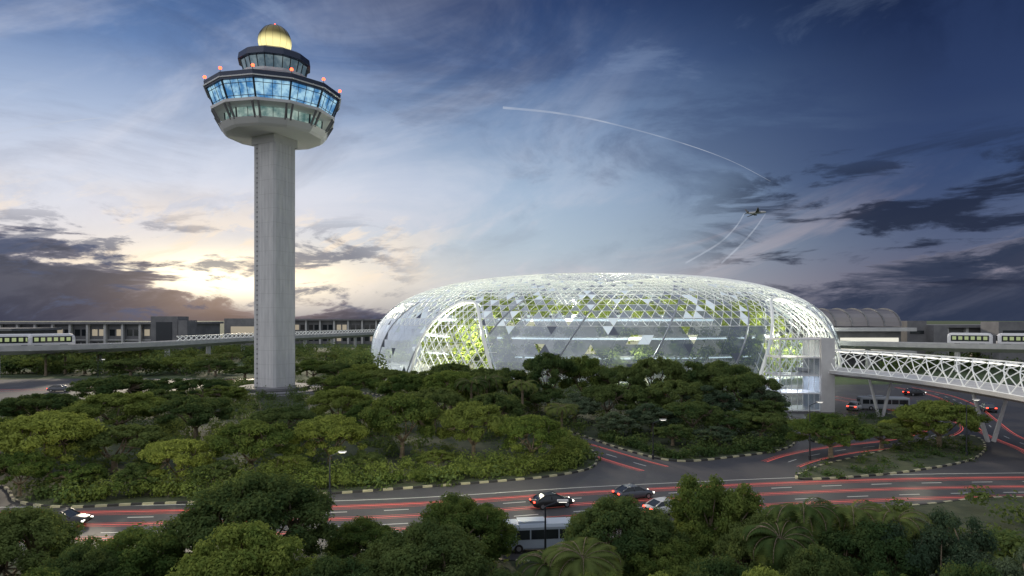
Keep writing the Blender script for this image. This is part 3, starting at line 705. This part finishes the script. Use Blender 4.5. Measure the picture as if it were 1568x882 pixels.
def train(F,i0,name='skytrain',z0=7.6):
    p,nn=F[i0]; p2=F[min(i0+3,len(F)-1)][0]; an=math.atan2(p2.y-p.y,p2.x-p.x); e=empty(name,(p.x,p.y,z0),an)
    b_=MB(); wn=MB(); wl=MB(); bd=MB(); L=11.0
    st=[(-L/2,.78),(-L/2+.5,.95),(-L/2+1.2,1),(L/2-1.2,1),(L/2-.5,.95),(L/2,.78)]
    sc=[(-1.3,.45),(-1.42,.9),(-1.42,2.6),(-1.1,3.35),(0,3.55),(1.1,3.35),(1.42,2.6),(1.42,.9),(1.3,.45)]
    vs=[(xx,yy*s,.45+(zz-.45)*(s if s<1 else 1)) for xx,s in st for yy,zz in sc]; n_=len(sc)
    b_.add(vs,[(i*n_+j,i*n_+(j+1)%n_,(i+1)*n_+(j+1)%n_,(i+1)*n_+j) for i in range(len(st)-1) for j in range(n_)]+[tuple(range(n_)),tuple(range(5*n_,6*n_))])
    for sg in(-1,1):
        bd.box((0,sg*1.44,1.95),(9.2,.05,1.75)); bd.box((sg*(L/2+.02),0,2.0),(.1,1.9,1.5))
        for kx in range(6): wn.box((-3.75+kx*1.5,sg*1.48,2.0),(.95,.04,1.0))
        for kx in(-3,3): wl.box((kx,sg*.9,.25),(1.4,.3,.5))
    b_.build('body',[M_white],e); bd.build('window_band',[M_glassd],e); wn.build('windows',[M_wtrain],e); wl.build('bogies',[M_dark],e)
def nearest(F,ratio):
    return min(range(len(F)),key=lambda i:abs(F[i][0].x/F[i][0].y-ratio) if F[i][0].y<230 else 9)
train(FL,nearest(FL,(22-784)/1000),z0=8.1); train(FL,nearest(FL,(82-784)/1000),z0=8.1)
train(FR2,nearest(FR2,(1490-784)/1000),z0=8.1); train(FR2,nearest(FR2,(1558-784)/1000),z0=8.1)

# ------------------------------------------------------------ terminals
M_wwarm=mat('lit_window_warm',(.3,.25,.2),.3,emis=(1,.86,.62),es=.28)
def terminal(name,x0,x1,y0,depth,h,bay,lit=M_wwarm,m=M_concd):
    e=empty(name); b_=MB(); cx=(x0+x1)/2
    b_.box((cx,y0+depth/2,h/2),(x1-x0,depth,h)); b_.build('walls',[m],e)
    b_=MB(); b_.box((cx,y0+depth/2-1,h+.5),(x1-x0+3,depth+4,1.0)); b_.build('roof',[M_concd],e)
    c=MB(); wn=MB(); lb=MB(); n_=int((x1-x0)/bay)
    for i in range(n_+1):
        xx=x0+i*bay; c.box((xx,y0-1.2,h*.5),(1.0,1.4,h))
        if i<n_:
            for lv,(za,zb) in enumerate(((h*.12,h*.38),(h*.60,h*.82))):
                for q in(.3,.7): wn.box((xx+bay*q,y0-.04,(za+zb)/2),(bay*.3,.1,zb-za),mi=0 if (hsh(i,lv,5+int(q*10))<.30) else 1)
            lb.box((xx+bay/2,y0-.3,h*.46),(bay-.9,.6,.5))
    c.build('columns',[M_conc],e); wn.build('windows',[lit,M_glassd],e); lb.build('ledge',[M_conc],e)
    return e
terminal('airport_terminal',-290,-152,300,40,13.5,8)
terminal('airport_terminal',-360,-200,262,25,11,9)
e=empty('terminal_stair_block'); b_=MB(); b_.box((-155,296,8.5),(12,10,17)); b_.box((-146,294,7.5),(4,9,15.5)); b_.build('walls',[M_concd],e); b_=MB(); b_.box((-155,290.9,10),(7,.3,9)); b_.build('louvres',[M_dark],e)
terminal('airport_terminal',-150,-60,420,40,15.0,9)
e=empty('hangar_block'); b_=MB(); b_.box((-160,395,8),(22,14,16.5)); b_.build('walls',[M_concd],e); b_=MB(); b_.box((-160,387.9,9),(14,.3,5)); b_.build('windows',[M_wwarm],e)
e=empty('vaulted_terminal'); b_=MB(); YV=225; xa,xb=108,134
b_.box(((xa+xb)/2,YV+15,6.5),(xb-xa,30,13)); b_.build('walls',[M_concd],e)
v=MB(); rb=MB(); gl_=MB(); nseg=12
f=lambda a_,x_:(x_,YV+11-11*math.cos(a_),13.2+6.2*math.sin(a_))
for i in range(nseg):
    a0=math.pi*i/nseg; a1=math.pi*(i+1)/nseg
    v.add([f(a0,xa-2),f(a1,xa-2),f(a1,xb),f(a0,xb)],[(0,1,2,3)])
for xx in np.linspace(xa-2,xb,6):
    rb.path([Vector(f(math.pi*i/nseg,xx))*1.0+Vector((0,0,.1)) for i in range(nseg+1)],.45,0,4)
v.add([f(math.pi*i/nseg,xb) for i in range(nseg+1)],[tuple(range(nseg+1))]); v.add([f(math.pi*i/nseg,xa-2) for i in range(nseg+1)],[tuple(range(nseg+1))])
v.build('vault_roof',[mat('vault_metal',(.26,.24,.24),.35,.4)],e,True); rb.build('vault_ribs',[M_concd],e)
gl_.box(((xa+xb)/2+2,YV-.2,7.2),(xb-xa-6,.3,4.2)); gl_.build('lit_frontage',[mat('lit_front',(.6,.6,.55),.4,emis=(1,.95,.8),es=.7)],e)
b_=MB(); b_.box(((xa+xb)/2,YV-1.5,12.2),(xb-xa+6,5,1.2)); b_.box(((xa+xb)/2,YV-1.5,4.4),(xb-xa+6,5,.9)); b_.build('canopy',[M_conc],e)
terminal('airport_terminal',143,235,250,30,12.5,7.5)
terminal('airport_terminal',190,300,232,14,9,8)
e=empty('service_block'); b_=MB(); b_.box((146,240,7.5),(7,9,15.2)); b_.box((180,238,7.4),(12,9,14.8)); b_.box((152,236,6.8),(5,9,13.6)); b_.build('walls',[M_concd],e)
b_=MB(); b_.box((180,233.4,11),(9,.2,1.4)); b_.box((146,235.4,11),(5,.2,1.2)); b_.build('windows',[M_glassd],e)

# ------------------------------------------------------------ vehicles
def car(X,Y,rz,paint,sc=.9,name='car'):
    e=empty(name,(X,Y,.012),rz,sc); b_=MB()
    st=[(-2.25,.42,.78,.72),(-2.15,.30,.88,.82),(-1.6,.24,.98,.88),(-.8,.22,.97,.90),(.6,.22,.95,.90),(1.4,.24,.86,.88),(2.0,.28,.74,.82),(2.25,.38,.62,.70)]
    vs=[]
    for x_,zb,zt,w_ in st:
        vs+=[(x_,-w_*.92,zb),(x_,-w_,zb+.15),(x_,-w_,zt-.18),(x_,-w_*.88,zt),(x_,w_*.88,zt),(x_,w_,zt-.18),(x_,w_,zb+.15),(x_,w_*.92,zb)]
    n_=8; b_.add(vs,[(i*n_+j,i*n_+(j+1)%n_,(i+1)*n_+(j+1)%n_,(i+1)*n_+j) for i in range(7) for j in range(n_)]+[tuple(range(8)),tuple(range(56,64))])
    rf=[(-1.05,1.38),(-.6,1.44),(.1,1.43),(.35,1.38)]
    b_.add([(x_,s*.62,z_) for x_,z_ in rf for s in(-1,1)],[(0,1,3,2),(2,3,5,4),(4,5,7,6)])
    for s in(-1,1):
        for p,q in(((-1.85,s*.78,.96),(-1.05,s*.63,1.38)),((1.1,s*.78,.90),(.35,s*.63,1.38)),((-.3,s*.80,.95),(-.3,s*.63,1.43)),((-1.05,s*.63,1.38),(.35,s*.63,1.40))): b_.beam(p,q,.07)
    b_.build('body',[paint],e,True)
    g_=MB(); lo=[(-1.83,.95),(-.9,.95),(.5,.93),(1.08,.88)]; hi=[(-1.05,1.36),(-.6,1.42),(.1,1.41),(.36,1.36)]
    for s in(-1,1): g_.add([(x_,s*.80,z_) for x_,z_ in lo]+[(x_,s*.62,z_) for x_,z_ in hi],[(0,1,5,4),(1,2,6,5),(2,3,7,6)])
    g_.add([(-1.83,-.8,.95),(-1.83,.8,.95),(-1.05,.62,1.36),(-1.05,-.62,1.36)],[(0,1,2,3)]); g_.add([(1.08,-.8,.88),(1.08,.8,.88),(.36,.62,1.36),(.36,-.62,1.36)],[(0,1,2,3)])
    g_.build('windows',[M_glassd],e)
    wh=MB()
    for x_ in(-1.38,1.38):
        for s in(-1,1):
            wh.beam((x_,s*.72,.33),(x_,s*.93,.33),.66,0,16); wh.beam((x_,s*.90,.33),(x_,s*.945,.33),.40,1,10)
    wh.build('wheels',[M_tyre,M_rim],e)
    l=MB()
    for s in(-1,1): l.box((2.16,s*.60,.60),(.16,.30,.12),mi=0); l.box((-2.20,s*.60,.78),(.14,.30,.14),mi=1)
    l.build('lamps',[M_head,M_tail],e)
pb=mat('black_paint',(.02,.02,.022),.3,.0,spec=.5); pg=mat('grey_paint',(.10,.11,.13),.3,.2); pw=mat('white_car_paint',(.6,.6,.6),.3)
gc=G
a=gc(845,776); car(a[0],a[1],.32,pb,.78); a=gc(970,763); car(a[0],a[1],.35,pg,.78); a=gc(1020,786); car(a[0],a[1],.4,pw,.8)
a=gc(92,600); car(a[0],a[1],.2,pg,1); a=gc(1512,630); car(a[0],a[1],1.2,pg,1); a=gc(95,806); car(a[0],a[1],.05,pb,.85)
a=gc(1310,628); car(a[0],a[1],.8,pw,1); a=gc(1400,606); car(a[0],a[1],.3,pb,1)
def bus(X,Y,rz,sc,paint):
    e=empty('bus',(X,Y,.012),rz,sc); b_=MB(); L=10.5
    st=[(-L/2,.93),(-L/2+.25,1),(L/2-.5,1),(L/2,.92)]; sc_=[(-1.15,.35),(-1.25,.5),(-1.25,2.7),(-1.05,3.0),(1.05,3.0),(1.25,2.7),(1.25,.5),(1.15,.35)]
    n_=8; b_.add([(x_,y_*s,1.6+(z_-1.6)*s) for x_,s in st for y_,z_ in sc_],[(i*n_+j,i*n_+(j+1)%n_,(i+1)*n_+(j+1)%n_,(i+1)*n_+j) for i in range(3) for j in range(n_)]+[tuple(range(8)),tuple(range(24,32))])
    b_.box((-1.5,0,3.12),(3,1.6,.25)); b_.build('body',[paint],e)
    w_=MB()
    for s in(-1,1):
        for k_ in range(6): w_.box((-L/2+1.2+k_*1.55,s*1.26,1.95),(1.4,.04,1.0))
        w_.box((L/2-.9,s*1.26,1.45),(1.0,.04,2.0))
    w_.box((L/2+.01,0,1.85),(.06,2.1,1.4)); w_.box((-L/2-.01,0,2.1),(.06,1.9,.9)); w_.build('windows',[M_glassd],e)
    wh=MB()
    for x_ in(-3.0,3.4):
        for s in(-1,1): wh.beam((x_,s*1.0,.48),(x_,s*1.28,.48),.96,0,16); wh.beam((x_,s*1.26,.48),(x_,s*1.30,.48),.5,1,10)
    wh.build('wheels',[M_tyre,M_rim],e)
    l=MB()
    for s in(-1,1): l.box((L/2,s*.85,.8),(.1,.35,.2),mi=0); l.box((-L/2,s*.95,.9),(.1,.2,.35),mi=1)
    l.build('lamps',[M_head,M_tail],e)
a=gc(812,850); bus(a[0]+1,a[1]+1.2,.12,.62,mat('bus_white',(.36,.42,.50),.35)); a=gc(1352,628); bus(a[0],a[1],-.15,.75,mat('bus_grey',(.30,.32,.35),.35))
def lamp(px,py,h=8):
    X,Y=G(px,py); e=empty('street_lamp',(X,Y,.1)); b_=MB(); b_.beam((0,0,0),(0,0,h),.18,0,8,.09); b_.beam((0,0,h),(.9,0,h+.35),.08,0,6); b_.beam((0,0,0),(0,0,.5),.3,0,8); b_.build('pole',[M_dark],e)
    b_=MB(); b_.box((1.1,0,h+.38),(.7,.28,.10)); b_.build('head',[M_conc],e); b_=MB(); b_.box((1.1,0,h+.31),(.5,.2,.04)); b_.build('lens',[M_strip],e)
lamp(835,866,3.6); lamp(1240,706,6); lamp(505,762,3.5); lamp(1480,700,6); lamp(150,607,7); lamp(1000,705,4)
for px,py,e_,hh in [(470,775,560,4.4),(590,765,560,4.4),(690,758,480,4.4),(800,750,560,4.2),(240,790,480,4.4),(50,792,480,4.6),(1240,740,340,4.0),(1400,728,340,4.0),(650,625,700,4),(340,856,420,5.8)]:
    X,Y=G(px,py); plight('added_unseen_crown_wash',(X,Y-.5,hh),e_,(1,.95,.70),.8)  # unseen lamps without fixtures, added to wash the tree crowns

# ------------------------------------------------------------ aeroplane & contrails
A=Vector(((1158-784)/1000*900,900,CH+.164*900))
pl=empty('airliner',A); pl.rotation_euler=(math.radians(-14),math.radians(-6),math.radians(8))
b_=MB()
fus=[(-15,.3,.8),(-12,1.0,.4),(-8,1.7,0),(8,1.8,0),(12,1.5,-.1),(14,.8,-.3),(15,.1,-.4)]; n_=12; vs=[]
for x_,r_,z_ in fus: vs+=[(x_,r_*math.cos(2*math.pi*k_/n_),z_+r_*math.sin(2*math.pi*k_/n_)) for k_ in range(n_)]
b_.add(vs,[(i*n_+j,i*n_+(j+1)%n_,(i+1)*n_+(j+1)%n_,(i+1)*n_+j) for i in range(6) for j in range(n_)])
b_.build('fuselage',[M_conc],pl,True)
b_=MB()
def slab(pts,th):
    n_=len(pts); b_.add([(p[0],p[1],p[2]+th/2) for p in pts]+[(p[0],p[1],p[2]-th/2) for p in pts],[tuple(range(n_)),tuple(range(2*n_-1,n_-1,-1))]+[(i,(i+1)%n_,n_+(i+1)%n_,n_+i) for i in range(n_)])
for s in(-1,1):
    slab([(4,s*1.5,-.6),(-2.5,s*1.5,-.6),(-6,s*16,1.0),(-4.5,s*16,1.0)],.4); slab([(-11,s*.8,.8),(-14,s*.8,.8),(-15,s*5.5,1.2),(-14,s*5.5,1.2)],.25)
    b_.beam((3,s*5.3,-1.4),(-1,s*5.3,-1.4),1.7,0,10,1.3)
b_.add([(-10,-.15,1.5),(-14,-.15,1.2),(-15.5,-.1,6.5),(-14,-.1,6.5),(-10,.15,1.5),(-14,.15,1.2),(-15.5,.1,6.5),(-14,.1,6.5)],[(0,1,2,3),(4,5,6,7),(0,3,7,4),(3,2,6,7),(1,2,6,5)])
b_.build('wings_tail_engines',[M_concd],pl)
M_con=bpy.data.materials.new('vapour'); M_con.use_nodes=True; t=NT(M_con.node_tree); t.N.clear()
tr=t.node('ShaderNodeBsdfTransparent'); em=t.node('ShaderNodeEmission'); em.inputs[0].default_value=(.75,.82,.95,1); em.inputs[1].default_value=.72
gg=t.node('ShaderNodeNewGeometry'); n=t.noise(gg.outputs['Position'],.01,3,.5); mx=t.node('ShaderNodeMixShader'); t.L.new(t.ss(n,.3,.7,.10,.30),mx.inputs[0])
t.L.new(tr.outputs[0],mx.inputs[1]); t.L.new(em.outputs[0],mx.inputs[2]); o=t.node('ShaderNodeOutputMaterial'); t.L.new(mx.outputs[0],o.inputs[0])
def sp(px,py,D): return Vector(((px-784)/1000*D,D,CH+(490-py)/1000*D))
def contrail(pts,w0,w1):
    P=smooth(pts,False,10); n_=len(P); vs=[];
    for i,p in enumerate(P):
        wd=w0+(w1-w0)*i/n_; vs+=[(p.x,p.y+wd/2*math.cos(k_*1.2566),p.z+wd/2*math.sin(k_*1.2566)) if abs((P[min(i+1,n_-1)]-P[max(i-1,0)]).normalized().x)>.5 else (p.x+wd/2*math.cos(k_*1.2566),p.y,p.z+wd/2*math.sin(k_*1.2566)) for k_ in range(5)]
    b_=MB(); b_.add(vs,[(i*5+j,i*5+(j+1)%5,(i+1)*5+(j+1)%5,(i+1)*5+j) for i in range(n_-1) for j in range(5)]); b_.build('contrail',[M_con])
contrail([sp(1140,327,910),sp(1125,350,1000),sp(1098,375,1150),sp(1050,403,1400)],1.6,4); contrail([sp(1172,328,890),sp(1155,352,1000),sp(1132,378,1150),sp(1105,403,1400)],1.6,4)
contrail([sp(1180,278,2000),sp(1120,247,1900),sp(1040,218,1800),sp(930,188,1700),sp(850,173,1600),sp(770,165,1500)],1.0,6)
contrail([sp(160,180,2000),sp(90,188,1900),sp(-20,208,1800)],2,8)

# ------------------------------------------------------------ camera
cd=bpy.data.cameras.new('camera'); cd.lens=36*1000/1568; cd.sensor_width=36; cd.shift_y=.031; cd.clip_end=20000
co=bpy.data.objects.new('camera',cd); S.collection.objects.link(co); co.location=(0,0,CH); co.rotation_euler=(math.radians(90),0,0); S.camera=co
S.view_settings.view_transform='Standard'; S.view_settings.look='None'; S.view_settings.exposure=0
